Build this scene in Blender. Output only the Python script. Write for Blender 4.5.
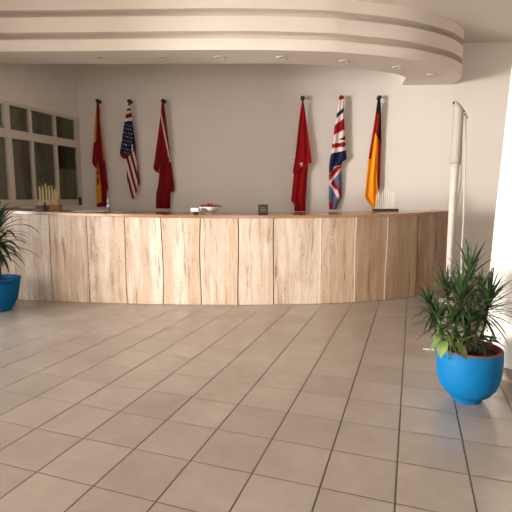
import bpy, bmesh, math, random
from math import sin, cos, tan, pi, radians, sqrt
from mathutils import Vector, Matrix

for o in list(bpy.data.objects):
    bpy.data.objects.remove(o)
scene = bpy.context.scene
COL = scene.collection
random.seed(7)

# ------------------------------------------------------------------ camera
F_PX, PITCH, EYE = 452.0, radians(-7.3), 1.32
cam_d = bpy.data.cameras.new('camera')
cam_d.sensor_width = 36.0
cam_d.lens = F_PX / 512 * 36.0
cam = bpy.data.objects.new('camera', cam_d)
cam.location = (0, 0, EYE)
cam.rotation_euler = (pi / 2 + PITCH, 0, 0)
COL.objects.link(cam)
scene.camera = cam

# ------------------------------------------------------------------ world
world = bpy.data.worlds.new('world')
scene.world = world
world.use_nodes = True
world.node_tree.nodes['Background'].inputs[0].default_value = (0.75, 0.86, 1.0, 1)
world.node_tree.nodes['Background'].inputs[1].default_value = 1.0

# room axes: the left wall runs along the tile lines, 19 degrees off the view axis
YAW = 0.332
DL = Vector((sin(YAW), cos(YAW), 0))          # along the left wall, away from the camera
NL = Vector((cos(YAW), -sin(YAW), 0))         # normal of the left wall, into the room
CORNER = Vector((-3.06, 8.045, 0))
WB_T = Vector((cos(0.08), -sin(0.08), 0))     # along the back wall, to the right
WB_N = Vector((-sin(0.08), -cos(0.08), 0))    # normal of the back wall, into the room
CEIL = 3.76

def left_at(d, z=0.0, off=0.0):
    """point on the left wall, d metres from the back corner towards the viewer"""
    return CORNER - DL * d + NL * off + Vector((0, 0, z))

def area_light(name, d, z, w, h, energy, color, off=-4.95):
    l = bpy.data.lights.new(name, 'AREA')
    l.shape = 'RECTANGLE'
    l.size, l.size_y = w, h
    l.energy = energy
    l.color = color
    o = bpy.data.objects.new(name, l)
    o.location = left_at(d, z, off)
    o.rotation_euler = (NL + Vector((0, 0, 0))).to_track_quat('-Z', 'Z').to_euler()
    COL.objects.link(o)
    return o

# daylight through the glazed entrance in the left wall, beside and behind the viewer
DOOR_D0, DOOR_D1, DOOR_H = 4.9, 13.0, 2.7
area_light('daylight_entrance', 12.0, 1.15, 6.0, 2.2, 9800, (1.0, 0.975, 0.945))
SIDE_D0, SIDE_D1, SIDE_Z0, SIDE_Z1 = 3.6, 4.6, 0.5, 2.0
area_light('daylight_side_window', (SIDE_D0 + SIDE_D1) / 2, 1.25, .95, 1.45, 85, (0.84, 0.92, 1.0), -.14)  # added cool fill lamp, in a made-up window, to brighten the left floor
# added cool fill lamp behind the viewer, set in a made-up window
l2 = bpy.data.lights.new('daylight_rear_window', 'AREA')
l2.shape = 'RECTANGLE'; l2.size = 5.0; l2.size_y = 1.7; l2.energy = 200; l2.color = (0.90, 0.95, 1.0)
o2 = bpy.data.objects.new('daylight_rear_window', l2)
o2.location = (-0.3, -12.12, 1.55); o2.rotation_euler = (radians(90), 0, 0)
COL.objects.link(o2)

scene.view_settings.view_transform = 'Standard'
scene.view_settings.look = 'None'
scene.view_settings.gamma = 1.0
scene.view_settings.use_curve_mapping = False
scene.view_settings.exposure = 0.0

# ------------------------------------------------------------------ helpers
def ray(x, y):
    a = (x - 256) / F_PX; b = (256 - y) / F_PX
    return Vector((a, cos(PITCH) - b * sin(PITCH), sin(PITCH) + b * cos(PITCH)))
EYEV = Vector((0, 0, EYE))
def at_z(x, y, z=0.0):
    d = ray(x, y); return EYEV + d * ((z - EYE) / d.z)
def at_y(x, y, Y):
    d = ray(x, y); return EYEV + d * (Y / d.y)
def on_plane(x, y, p0, n):
    d = ray(x, y); return EYEV + d * (n.dot(p0 - EYEV) / n.dot(d))
def on_back(x, y, off=0.0):
    return on_plane(x, y, CORNER + WB_N * off, WB_N)
def on_left(x, y, off=0.0):
    return on_plane(x, y, CORNER + NL * off, NL)
def interp(tab, t):
    if t <= tab[0][0]: return tab[0][1]
    for (a, va), (b, vb) in zip(tab, tab[1:]):
        if t <= b:
            k = (t - a) / (b - a)
            return va + (vb - va) * k
    return tab[-1][1]
def spline(tab, t):
    """monotone-ish cubic interpolation through (t, value) pairs, linear beyond the ends"""
    n = len(tab)
    def slope(i):
        if i == 0: return (tab[1][1] - tab[0][1]) / (tab[1][0] - tab[0][0])
        if i == n - 1: return (tab[-1][1] - tab[-2][1]) / (tab[-1][0] - tab[-2][0])
        return (tab[i + 1][1] - tab[i - 1][1]) / (tab[i + 1][0] - tab[i - 1][0])
    if t <= tab[0][0]: return tab[0][1] + slope(0) * (t - tab[0][0])
    if t >= tab[-1][0]: return tab[-1][1] + slope(n - 1) * (t - tab[-1][0])
    for i in range(n - 1):
        a, b = tab[i], tab[i + 1]
        if t <= b[0]:
            h = b[0] - a[0]; k = (t - a[0]) / h
            m0, m1 = slope(i) * h, slope(i + 1) * h
            return (2*k**3-3*k*k+1)*a[1] + (k**3-2*k*k+k)*m0 + (-2*k**3+3*k*k)*b[1] + (k**3-k*k)*m1

def obj(name, bm, mats, parent=None, smooth=False, loc=None):
    me = bpy.data.meshes.new(name)
    bmesh.ops.recalc_face_normals(bm, faces=bm.faces[:])
    bm.to_mesh(me); bm.free()
    for m in (mats if isinstance(mats, (list, tuple)) else [mats]):
        me.materials.append(m)
    if smooth:
        for p in me.polygons: p.use_smooth = True
    o = bpy.data.objects.new(name, me)
    COL.objects.link(o)
    if loc is not None: o.location = loc
    if parent is not None: o.parent = parent
    return o
def structure(name, bm, mats, parent=None, smooth=False):
    o = obj(name, bm, mats, parent, smooth)
    if parent is None: o['kind'] = 'structure'
    return o
def thing(name, label, cat, loc=(0, 0, 0), rz=0.0, group=None):
    o = bpy.data.objects.new(name, None)
    o.empty_display_size = 0.1
    COL.objects.link(o)
    o.location = loc; o.rotation_euler = (0, 0, rz)
    o['label'] = label; o['category'] = cat
    if group: o['group'] = group
    return o
def tag(o, label, cat, group=None):
    o['label'] = label; o['category'] = cat
    if group: o['group'] = group
    return o
def bevel(o, w=0.004, seg=2):
    m = o.modifiers.new('bevel', 'BEVEL'); m.width = w; m.segments = seg; m.limit_method = 'ANGLE'
    return o

def bx(bm, c, s, M=None):
    """box, centre c, size s"""
    vs = []
    for dz in (-.5, .5):
        for dx, dy in ((-.5, -.5), (.5, -.5), (.5, .5), (-.5, .5)):
            p = Vector((c[0] + dx * s[0], c[1] + dy * s[1], c[2] + dz * s[2]))
            vs.append(bm.verts.new(M @ p if M else p))
    for f in ((3, 2, 1, 0), (4, 5, 6, 7), (0, 1, 5, 4), (1, 2, 6, 5), (2, 3, 7, 6), (3, 0, 4, 7)):
        bm.faces.new([vs[i] for i in f])
def box_bm(c, s, M=None):
    bm = bmesh.new(); bx(bm, c, s, M); return bm
def lathe(bm, prof, n=40, c=(0, 0, 0), cap0=True, cap1=True):
    rings = []
    for r, z in prof:
        rings.append([bm.verts.new((c[0] + r * cos(2*pi*i/n), c[1] + r * sin(2*pi*i/n), c[2] + z)) for i in range(n)])
    for a, b in zip(rings, rings[1:]):
        for i in range(n):
            bm.faces.new((a[i], a[(i+1) % n], b[(i+1) % n], b[i]))
    if cap0: bm.faces.new(rings[0][::-1])
    if cap1: bm.faces.new(rings[-1])
def lathe_bm(prof, n=40, c=(0, 0, 0), cap0=True, cap1=True):
    bm = bmesh.new(); lathe(bm, prof, n, c, cap0, cap1); return bm
def tube(bm, pts, r, n=8, caps=True):
    """round tube along pts; r is a number or one radius per point"""
    pts = [Vector(p) for p in pts]
    rs = r if isinstance(r, (list, tuple)) else [r] * len(pts)
    rings = []
    for i, p in enumerate(pts):
        t = (pts[min(i+1, len(pts)-1)] - pts[max(i-1, 0)]).normalized()
        a = Vector((1, 0, 0)) if abs(t.x) < .8 else Vector((0, 1, 0))
        u = t.cross(a).normalized(); v = t.cross(u)
        rings.append([bm.verts.new(p + (u * cos(2*pi*k/n) + v * sin(2*pi*k/n)) * rs[i]) for k in range(n)])
    for a, b in zip(rings, rings[1:]):
        for k in range(n):
            bm.faces.new((a[k], a[(k+1) % n], b[(k+1) % n], b[k]))
    if caps:
        bm.faces.new(rings[0][::-1]); bm.faces.new(rings[-1])
def ball(bm, c, r, seg=16, sz=1.0):
    m = Matrix.Translation(c) @ Matrix.Diagonal((1, 1, sz, 1))
    bmesh.ops.create_uvsphere(bm, u_segments=seg, v_segments=max(6, seg // 2), radius=r, matrix=m)
def slab(bm, corners, n, t):
    """a flat quad given by four corners, thickened by t along -n"""
    a = [bm.verts.new(p) for p in corners]; b = [bm.verts.new(p - n * t) for p in corners]
    bm.faces.new(a); bm.faces.new(b[::-1])
    k = len(a)
    for i in range(k):
        bm.faces.new((a[i], b[i], b[(i+1) % k], a[(i+1) % k]))

# ------------------------------------------------------------------ materials
def lin(c):
    return tuple(((v/255)/12.92 if v/255 <= .04045 else ((v/255+.055)/1.055)**2.4) for v in c) + (1,)
def mat(name, rgb, rough=.6, metal=0.0, spec=.5, noise=0.0, nscale=20.0, bump=0.0, bscale=120.0, coat=0.0):
    m = bpy.data.materials.new(name); m.use_nodes = True
    nt = m.node_tree; b = nt.nodes['Principled BSDF']
    col = lin(rgb)
    b.inputs['Base Color'].default_value = col
    b.inputs['Roughness'].default_value = rough
    b.inputs['Metallic'].default_value = metal
    b.inputs['Specular IOR Level'].default_value = spec
    b.inputs['Coat Weight'].default_value = coat
    tc = nt.nodes.new('ShaderNodeTexCoord')
    if noise:
        n = nt.nodes.new('ShaderNodeTexNoise'); n.inputs['Scale'].default_value = nscale; n.inputs['Detail'].default_value = 5
        nt.links.new(tc.outputs['Object'], n.inputs['Vector'])
        mr = nt.nodes.new('ShaderNodeMapRange'); mr.inputs[1].default_value = .3; mr.inputs[2].default_value = .7
        mr.inputs[3].default_value = 1 - noise; mr.inputs[4].default_value = 1 + noise
        nt.links.new(n.outputs['Fac'], mr.inputs[0])
        mx = nt.nodes.new('ShaderNodeVectorMath'); mx.operation = 'SCALE'; mx.inputs[0].default_value = col[:3]
        nt.links.new(mr.outputs[0], mx.inputs['Scale']); nt.links.new(mx.outputs[0], b.inputs['Base Color'])
    if bump:
        n2 = nt.nodes.new('ShaderNodeTexNoise'); n2.inputs['Scale'].default_value = bscale; n2.inputs['Detail'].default_value = 3
        nt.links.new(tc.outputs['Object'], n2.inputs['Vector'])
        bp = nt.nodes.new('ShaderNodeBump'); bp.inputs['Strength'].default_value = bump; bp.inputs['Distance'].default_value = .004
        nt.links.new(n2.outputs['Fac'], bp.inputs['Height']); nt.links.new(bp.outputs[0], b.inputs['Normal'])
    return m

class NG:
    """small shorthand for node math"""
    def __init__(s, m): s.nt = m.node_tree
    def node(s, t, **kw):
        n = s.nt.nodes.new(t)
        for k, v in kw.items(): setattr(n, k, v)
        return n
    def link(s, a, b): s.nt.links.new(a, b)
    def math(s, op, a, b=None, c=None):
        n = s.node('ShaderNodeMath', operation=op)
        for i, v in enumerate((a, b, c)):
            if v is None: continue
            if isinstance(v, (int, float)): n.inputs[i].default_value = v
            else: s.link(v, n.inputs[i])
        return n.outputs[0]
    def rng(s, v, a, b, c, d):
        n = s.node('ShaderNodeMapRange')
        s.link(v, n.inputs[0])
        for i, x in enumerate((a, b, c, d)): n.inputs[i+1].default_value = x
        return n.outputs[0]
    def mix(s, f, a, b):
        n = s.node('ShaderNodeMix', data_type='RGBA')
        if isinstance(f, (int, float)): n.inputs[0].default_value = f
        else: s.link(f, n.inputs[0])
        for v, i in ((a, 6), (b, 7)):
            if isinstance(v, tuple): n.inputs[i].default_value = v
            else: s.link(v, n.inputs[i])
        return n.outputs[2]
    def noise(s, vec, scale, detail=4, rough=.55, sx=(1, 1, 1), loc=None):
        mp = s.node('ShaderNodeMapping')
        mp.inputs['Scale'].default_value = sx
        s.link(vec, mp.inputs['Vector'])
        if loc is not None: s.link(loc, mp.inputs['Location'])
        n = s.node('ShaderNodeTexNoise')
        n.inputs['Scale'].default_value = scale; n.inputs['Detail'].default_value = detail; n.inputs['Roughness'].default_value = rough
        s.link(mp.outputs[0], n.inputs['Vector'])
        return n.outputs['Fac']

TILE = 0.3306
def floor_material():
    m = bpy.data.materials.new('ceramic_floor_tile'); m.use_nodes = True
    g = NG(m); b = m.node_tree.nodes['Principled BSDF']
    tc = g.node('ShaderNodeTexCoord')
    sep = g.node('ShaderNodeSeparateXYZ'); g.link(tc.outputs['Object'], sep.inputs[0])
    X, Y = sep.outputs[0], sep.outputs[1]
    c, s_ = cos(YAW) / TILE, sin(YAW) / TILE
    U = g.math('ADD', g.math('ADD', g.math('MULTIPLY', X, c), g.math('MULTIPLY', Y, -s_)), 0.058 + 100)
    V = g.math('ADD', g.math('ADD', g.math('MULTIPLY', X, s_), g.math('MULTIPLY', Y, c)), -5.796 + 100)
    def dist(t):
        f = g.math('FRACT', t)
        return g.math('MINIMUM', f, g.math('SUBTRACT', 1.0, f))
    du, dv = dist(U), dist(V)
    gu = g.rng(du, .011, .018, 1, 0)
    gv = g.rng(dv, .008, .014, 1, 0)
    cell = g.node('ShaderNodeCombineXYZ')
    g.link(g.math('FLOOR', U), cell.inputs[0]); g.link(g.math('FLOOR', V), cell.inputs[1])
    wn = g.node('ShaderNodeTexWhiteNoise'); g.link(cell.outputs[0], wn.inputs['Vector'])
    n1 = g.noise(tc.outputs['Object'], 2.6, 6, .6)
    n2 = g.noise(tc.outputs['Object'], 14, 5, .65)
    col = g.mix(g.rng(n1, .3, .7, 0, 1), lin((162, 151, 141)), lin((176, 165, 154)))
    col = g.mix(g.rng(n2, .35, .75, 0, .22), col, lin((148, 132, 119)))
    tone = g.rng(wn.outputs['Value'], 0, 1, .93, 1.05)
    vm = g.node('ShaderNodeVectorMath', operation='SCALE'); g.link(col, vm.inputs[0]); g.link(tone, vm.inputs['Scale'])
    col = vm.outputs[0]
    col = g.mix(gv, col, lin((102, 84, 69)))
    col = g.mix(gu, col, lin((78, 59, 45)))
    g.link(col, b.inputs['Base Color'])
    grout = g.math('MAXIMUM', gu, gv)
    r = g.math('ADD', 0.26, g.math('MULTIPLY', grout, .35))
    g.link(r, b.inputs['Roughness'])
    b.inputs['Specular IOR Level'].default_value = 1.0
    # each tile sits a hair off level, so reflections break at the joints
    hgt = g.math('SUBTRACT', 1.0, grout)
    bp = g.node('ShaderNodeBump'); bp.inputs['Strength'].default_value = .5; bp.inputs['Distance'].default_value = .003
    g.link(hgt, bp.inputs['Height']); g.link(bp.outputs[0], b.inputs['Normal'])
    return m

def travertine():
    m = bpy.data.materials.new('veined_travertine'); m.use_nodes = True
    g = NG(m); b = m.node_tree.nodes['Principled BSDF']
    tc = g.node('ShaderNodeTexCoord'); oi = g.node('ShaderNodeObjectInfo')
    off = g.node('ShaderNodeCombineXYZ')
    g.link(g.math('MULTIPLY', oi.outputs['Random'], 40.0), off.inputs[0])
    g.link(g.math('MULTIPLY', oi.outputs['Random'], 17.0), off.inputs[2])
    P = tc.outputs['Object']
    # warp so the veins wander a little
    w = g.node('ShaderNodeTexNoise'); w.inputs['Scale'].default_value = 2.2; w.inputs['Detail'].default_value = 3
    g.link(P, w.inputs['Vector'])
    wv = g.node('ShaderNodeVectorMath', operation='MULTIPLY_ADD')
    g.link(w.outputs['Color'], wv.inputs[0]); wv.inputs[1].default_value = (.07, 0, 0); g.link(P, wv.inputs[2])
    P2 = wv.outputs[0]
    bands = g.noise(P2, 1.0, 3, .5, (5.5, 1, .5), off.outputs[0])
    fine = g.noise(P2, 1.0, 7, .72, (52, 4, 2.4), off.outputs[0])
    streak = g.noise(P2, 1.0, 5, .68, (19, 3, 1.3), off.outputs[0])
    cloud = g.noise(P2, 1.0, 5, .6, (6, 2, 3.0), off.outputs[0])
    pits = g.noise(P2, 1.0, 4, .7, (120, 20, 34), off.outputs[0])
    col = g.mix(g.rng(bands, .40, .60, 0, 1), lin((226, 213, 198)), lin((204, 180, 156)))
    col = g.mix(g.rng(cloud, .45, .68, 0, .5), col, lin((190, 166, 145)))
    col = g.mix(g.rng(fine, .48, .72, 0, .6), col, lin((174, 147, 125)))
    col = g.mix(g.rng(streak, .565, .68, 0, .8), col, lin((148, 115, 92)))
    col = g.mix(g.rng(streak, .44, .33, 0, .7), col, lin((232, 222, 210)))
    pm = g.math('MULTIPLY', g.rng(pits, .57, .64, 0, 1), g.rng(streak, .44, .58, .08, 1))
    col = g.mix(g.math('MULTIPLY', pm, .8), col, lin((112, 76, 56)))
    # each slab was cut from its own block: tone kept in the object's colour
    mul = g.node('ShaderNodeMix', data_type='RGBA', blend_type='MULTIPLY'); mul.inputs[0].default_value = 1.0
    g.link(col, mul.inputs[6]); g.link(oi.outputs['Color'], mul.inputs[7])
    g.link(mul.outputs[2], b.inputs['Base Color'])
    b.inputs['Roughness'].default_value = .42
    b.inputs['Specular IOR Level'].default_value = .35
    return m

def wood(name, a, bcol, rough=.35, sx=(2, 24, 24), coat=0.0):
    m = bpy.data.materials.new(name); m.use_nodes = True
    g = NG(m); b = m.node_tree.nodes['Principled BSDF']
    tc = g.node('ShaderNodeTexCoord')
    n = g.noise(tc.outputs['Object'], 1.0, 6, .6, sx)
    g.link(g.mix(g.rng(n, .3, .7, 0, 1), lin(a), lin(bcol)), b.inputs['Base Color'])
    b.inputs['Roughness'].default_value = rough
    b.inputs['Coat Weight'].default_value = coat
    b.inputs['Coat Roughness'].default_value = .12
    return m

def glass():
    m = bpy.data.materials.new('window_glass'); m.use_nodes = True
    nt = m.node_tree; nt.nodes.clear()
    out = nt.nodes.new('ShaderNodeOutputMaterial')
    tr = nt.nodes.new('ShaderNodeBsdfTransparent'); tr.inputs[0].default_value = (.86, .88, .85, 1)
    gl = nt.nodes.new('ShaderNodeBsdfGlossy'); gl.inputs['Roughness'].default_value = .03
    lw = nt.nodes.new('ShaderNodeLayerWeight')
    pw = nt.nodes.new('ShaderNodeMath'); pw.operation = 'POWER'; pw.inputs[1].default_value = 4
    nt.links.new(lw.outputs['Facing'], pw.inputs[0])
    fr = nt.nodes.new('ShaderNodeMath'); fr.operation = 'MULTIPLY_ADD'; fr.inputs[1].default_value = .6; fr.inputs[2].default_value = .04
    nt.links.new(pw.outputs[0], fr.inputs[0])
    mx = nt.nodes.new('ShaderNodeMixShader')
    nt.links.new(fr.outputs[0], mx.inputs[0]); nt.links.new(tr.outputs[0], mx.inputs[1]); nt.links.new(gl.outputs[0], mx.inputs[2])
    nt.links.new(mx.outputs[0], out.inputs[0])
    return m

def leaf_material(name, a, bcol, rough=.4):
    m = bpy.data.materials.new(name); m.use_nodes = True
    g = NG(m); b = m.node_tree.nodes['Principled BSDF']
    tc = g.node('ShaderNodeTexCoord')
    n = g.noise(tc.outputs['Object'], 9.0, 3, .5)
    g.link(g.mix(g.rng(n, .35, .65, 0, 1), lin(a), lin(bcol)), b.inputs['Base Color'])
    b.inputs['Roughness'].default_value = rough
    return m

M = dict(
    wall=mat('painted_plaster', (228, 219, 209), .85, noise=.02, nscale=1.5, bump=.08, bscale=60, spec=.2),
    ceil=mat('ceiling_paint', (228, 218, 206), .9, noise=.015, nscale=1.2, spec=.2),
    soffit=mat('soffit_paint', (232, 220, 207), .8, noise=.015, nscale=2, spec=.2),
    column=mat('column_paint', (240, 233, 222), .8, noise=.02, nscale=4, spec=.2),
    floor=floor_material(), stone=travertine(),
    core=mat('dark_joint', (96, 74, 58), .9),
    grout=mat('white_grout', (238, 228, 212), .8),
    top=wood('counter_top_wood', (172, 130, 96), (146, 106, 76), .22, (1.2, 14, 14), .4),
    frame=mat('window_frame_white', (205, 193, 178), .5, noise=.02),
    glass=glass(),
    blind=mat('grey_blind', (120, 112, 98), .9, noise=.05, nscale=6),
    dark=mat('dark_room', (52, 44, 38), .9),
    black=mat('black_metal', (22, 20, 19), .45),
    blue=mat('blue_painted_pot', (0, 98, 150), .6, spec=.2, noise=.03, nscale=8, bump=.1, bscale=40),
    bluel=mat('deep_blue_painted_pot', (0, 88, 142), .6, spec=.2, noise=.04, nscale=8, bump=.1, bscale=40),
    terra=mat('terracotta', (122, 58, 44), .8, noise=.08, nscale=12),
    soil=mat('potting_soil', (58, 42, 32), .95, noise=.3, nscale=40, bump=.8, bscale=60),
    bark=mat('plant_bark', (112, 84, 60), .85, noise=.15, nscale=30, bump=.4, bscale=60),
    stem=mat('green_stem', (112, 118, 66), .6, noise=.1, nscale=20),
    leaf=leaf_material('spiky_leaf_green', (26, 50, 24), (60, 84, 40)),
    leafdk=leaf_material('dark_leaf_green', (20, 46, 22), (42, 72, 34)),
    leaflt=leaf_material('broad_leaf_green', (74, 104, 46), (122, 142, 74)),
    skirt=mat('skirting_tile', (142, 122, 104), .4, noise=.06, nscale=12),
    pole=mat('white_pole_cover', (204, 194, 182), .6, noise=.03, nscale=14),
    sleeve=mat('ivory_sleeve', (182, 170, 157), .65, noise=.04, nscale=14),
    white=mat('white_plastic', (232, 228, 222), .4),
    ceramic=mat('white_ceramic', (236, 230, 222), .2),
    red=mat('red_wrapper', (150, 22, 34), .3, noise=.2, nscale=60),
    wood=wood('candle_box_wood', (176, 140, 84), (146, 108, 58), .5),
    dwood=wood('dark_candle_base', (74, 52, 32), (54, 36, 22), .5),
    candle=mat('cream_candle', (248, 242, 228), .5),
    ecandle=mat('ivory_candle', (190, 172, 128), .5),
    navy=mat('navy_glass', (16, 20, 58), .15),
    paper=mat('paper', (222, 216, 208), .8),
    steel=mat('brushed_steel', (170, 170, 178), .3, .8),
    gold=mat('gold_print', (150, 128, 84), .4),
    card=mat('black_card', (30, 26, 24), .5),
    lamp=mat('lamp_glass_off', (140, 124, 106), .3),
    ring=mat('lamp_ring', (228, 216, 200), .3),
)
# flag cloths
CL = {k: mat('cloth_' + k, c, .85, noise=.05, nscale=30, bump=.15, bscale=300, spec=.2) for k, c in dict(
    red=(152, 13, 20), crimson=(128, 12, 22), white=(226, 206, 200), navy=(30, 33, 64), gold=(236, 148, 22), black=(24, 24, 28),
    slate=(96, 98, 124), yellow=(222, 150, 40), brown=(122, 82, 44)).items()}
CLN = list(CL); CLM = [CL[k] for k in CLN]

# ------------------------------------------------------------------ room shell
bm = bmesh.new(); bx(bm, (-2, -3, -.05), (27, 25, .1)); structure('floor', bm, M['floor'])
bm = bmesh.new(); bx(bm, (0, -1.8, CEIL + .05), (23, 22, .1)); structure('ceiling', bm, M['ceil'])

WB_LEN = 12.4
def back_pt(u, z, off=0.0): return CORNER + WB_T * u + WB_N * off + Vector((0, 0, z))
bm = bmesh.new()
slab(bm, [back_pt(-.3, 0), back_pt(WB_LEN, 0), back_pt(WB_LEN, CEIL), back_pt(-.3, CEIL)], WB_N, .2)
structure('wall_back', bm, M['wall'])

# left wall: the office windows near the corner, the glazed entrance beside the viewer
def left_rect(bm, d0, d1, z0, z1, off=0.0, t=.18):
    slab(bm, [left_at(d0, z0, off), left_at(d1, z0, off), left_at(d1, z1, off), left_at(d0, z1, off)], NL, t)
def left_dz(x, y):
    p = on_left(x, y); return (CORNER - p).dot(DL), p.z
WIN_D0 = .03
WIN_D1 = 3.25
WIN_Z0, WIN_Z1 = left_dz(40, 206)[1], left_dz(40, 109)[1]
LEFT_END = 21.5

bm = bmesh.new()
left_rect(bm, 0, WIN_D0, 0, CEIL)
left_rect(bm, WIN_D0, WIN_D1, 0, WIN_Z0); left_rect(bm, WIN_D0, WIN_D1, WIN_Z1, CEIL)
left_rect(bm, WIN_D1, SIDE_D0, 0, CEIL); left_rect(bm, SIDE_D1, DOOR_D0, 0, CEIL)
left_rect(bm, SIDE_D0, SIDE_D1, 0, SIDE_Z0); left_rect(bm, SIDE_D0, SIDE_D1, SIDE_Z1, CEIL)
left_rect(bm, DOOR_D0, DOOR_D1, DOOR_H, CEIL)
left_rect(bm, DOOR_D1, LEFT_END, 0, CEIL)
structure('wall_left', bm, M['wall'])
# added unseen porch; its depth cuts the entrance light off the left side
bm = bmesh.new()
for d in (DOOR_D0 - .05, 15.3):
    slab(bm, [left_at(d, 0, -.17), left_at(d, DOOR_H, -.17), left_at(d, DOOR_H, -5.0), left_at(d, 0, -5.0)], DL, .05)
slab(bm, [left_at(DOOR_D0 - .1, DOOR_H, -.17), left_at(15.3, DOOR_H, -.17), left_at(15.3, DOOR_H, -5.0), left_at(DOOR_D0 - .1, DOOR_H, -5.0)], Vector((0, 0, -1)), -.06)
structure('wall_porch', bm, M['wall'])

# wall behind the viewer, with an added opening for the fill lamp
y0 = -12.0
bm = bmesh.new()
for x0, x1, z0, z1 in ((-10.6, -2.9, 0, CEIL), (2.3, 9.1, 0, CEIL), (-2.9, 2.3, 0, .65), (-2.9, 2.3, 2.45, CEIL)):
    bx(bm, ((x0+x1)/2, y0 - .1, (z0+z1)/2), (x1-x0, .2, z1-z0))
structure('wall_front', bm, M['wall'])
bm = bmesh.new(); bx(bm, (9.1, -2.3, CEIL/2), (.2, 20, CEIL)); structure('wall_right', bm, M['wall'])
bm = bmesh.new()
for x in (-2.87, -1.15, .55, 2.27): bx(bm, (x, y0 - .05, 1.55), (.06, .07, 1.8))
for z in (.68, 2.42): bx(bm, (-.3, y0 - .05, z), (5.2, .07, .06))
structure('window_2', bm, M['frame'])  # added frame, unseen, to go with the rear fill lamp
bm = bmesh.new()
for k in range(6):
    d = DOOR_D0 + .04 + (DOOR_D1 - DOOR_D0 - .08) * k / 5
    left_rect(bm, d - .035, d + .035, 0, DOOR_H, -.03, .06)
left_rect(bm, DOOR_D0, DOOR_D1, DOOR_H - .07, DOOR_H, -.03, .06)
structure('door_1', bm, M['frame'])
bm = bmesh.new()
for d in (SIDE_D0 + .03, SIDE_D1 - .03): left_rect(bm, d - .03, d + .03, SIDE_Z0, SIDE_Z1, .01, .06)
for z in (SIDE_Z0 + .03, SIDE_Z1 - .03): left_rect(bm, SIDE_D0, SIDE_D1, z - .03, z + .03, .01, .06)
structure('window_3', bm, M['frame'])  # added frame, unseen, around the side fill lamp

# ------------------------------------------------------------------ office window in the left wall
def wbar(bm, xa, ya, xb, yb, half, off=.015, t=.06):
    """bar of the frame between two measured points, on the left wall"""
    a, b = on_left(xa, ya), on_left(xb, yb)
    d = (b - a).normalized(); s = NL.cross(d) * half
    slab(bm, [a - s + NL * off, b - s + NL * off, b + s + NL * off, a + s + NL * off], NL, t)
bm = bmesh.new()
zt_u, zb_u = WIN_Z1, left_dz(40, 134.5)[1]
zt_l = left_dz(40, 142.5)[1]
def dcol(x, y): return left_dz(x, y)[0]
vb_top = [dcol(4.6 + 2.0, 120), dcol(30, 120), dcol(54.5, 122), dcol(76, 128)]
vb_low = [dcol(11, 170), dcol(33.8, 170), dcol(57.6, 175), dcol(79, 175)]
left_rect(bm, WIN_D0, WIN_D1, WIN_Z1 - .05, WIN_Z1, .02, .08)
left_rect(bm, WIN_D0, WIN_D1, zt_l, zb_u, .02, .08)
left_rect(bm, WIN_D0, WIN_D1, WIN_Z0, WIN_Z0 + .10, .02, .08)
left_rect(bm, WIN_D0, WIN_D0 + .035, WIN_Z0, WIN_Z1, .02, .08)
left_rect(bm, WIN_D1 - .06, WIN_D1, WIN_Z0, WIN_Z1, .02, .08)
win = structure('window_1', bm, M['frame'])
bm = bmesh.new()
for d, w in zip(vb_top, (.05, .022, .022, .02)): left_rect(bm, d - w, d + w, zb_u, WIN_Z1 - .05, .012, .06)
for d, w in zip(vb_low, (.045, .02, .02, .02)): left_rect(bm, d - w, d + w, WIN_Z0 + .1, zt_l, .012, .06)
obj('window_frame', bm, M['frame'], win)
def panes(edges, z0, z1):
    for a, b in zip(edges, edges[1:]):
        bm = bmesh.new(); left_rect(bm, min(a, b), max(a, b), z0, z1, -.02, .005); obj('pane', bm, M['glass'], win)
panes([WIN_D1] + vb_top + [WIN_D0], zb_u, WIN_Z1)
panes([WIN_D1] + vb_low + [WIN_D0], WIN_Z0, zt_l)
# grey blinds drawn behind the glass, the one by the corner only half up; a dark sheet paints in the unlit room above it
zs_ = left_dz(68, 169)[1]
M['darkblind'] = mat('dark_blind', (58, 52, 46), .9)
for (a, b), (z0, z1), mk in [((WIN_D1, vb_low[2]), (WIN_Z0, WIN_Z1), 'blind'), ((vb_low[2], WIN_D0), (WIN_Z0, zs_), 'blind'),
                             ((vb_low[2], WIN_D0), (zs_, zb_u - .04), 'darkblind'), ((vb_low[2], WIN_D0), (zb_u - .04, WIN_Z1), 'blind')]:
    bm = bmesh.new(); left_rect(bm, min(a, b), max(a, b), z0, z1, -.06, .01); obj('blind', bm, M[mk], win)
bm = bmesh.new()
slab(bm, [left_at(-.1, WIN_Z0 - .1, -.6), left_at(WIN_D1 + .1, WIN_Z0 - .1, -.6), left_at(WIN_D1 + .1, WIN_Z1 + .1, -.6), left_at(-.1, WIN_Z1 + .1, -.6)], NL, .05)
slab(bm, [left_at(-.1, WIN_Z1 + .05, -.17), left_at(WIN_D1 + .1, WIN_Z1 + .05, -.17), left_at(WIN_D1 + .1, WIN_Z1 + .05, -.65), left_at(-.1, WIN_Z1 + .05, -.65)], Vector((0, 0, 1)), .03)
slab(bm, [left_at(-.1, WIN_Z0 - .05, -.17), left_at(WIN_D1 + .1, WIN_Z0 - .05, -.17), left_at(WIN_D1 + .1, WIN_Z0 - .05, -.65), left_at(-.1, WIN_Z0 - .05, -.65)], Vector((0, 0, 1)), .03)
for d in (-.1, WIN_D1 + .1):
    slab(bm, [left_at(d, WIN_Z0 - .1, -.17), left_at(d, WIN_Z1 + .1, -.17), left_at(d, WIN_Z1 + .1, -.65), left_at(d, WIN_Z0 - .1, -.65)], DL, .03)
structure('wall_office', bm, M['dark'])  # added shell that keeps sky light out; dark paint stands for the unlit room
# small black latch at the window's corner
bm = bmesh.new()
p = on_left(80.2, 201, .03)
bx(bm, p, (.03, .04, .14))
obj('window_latch', bm, M['black'], win)

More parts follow.
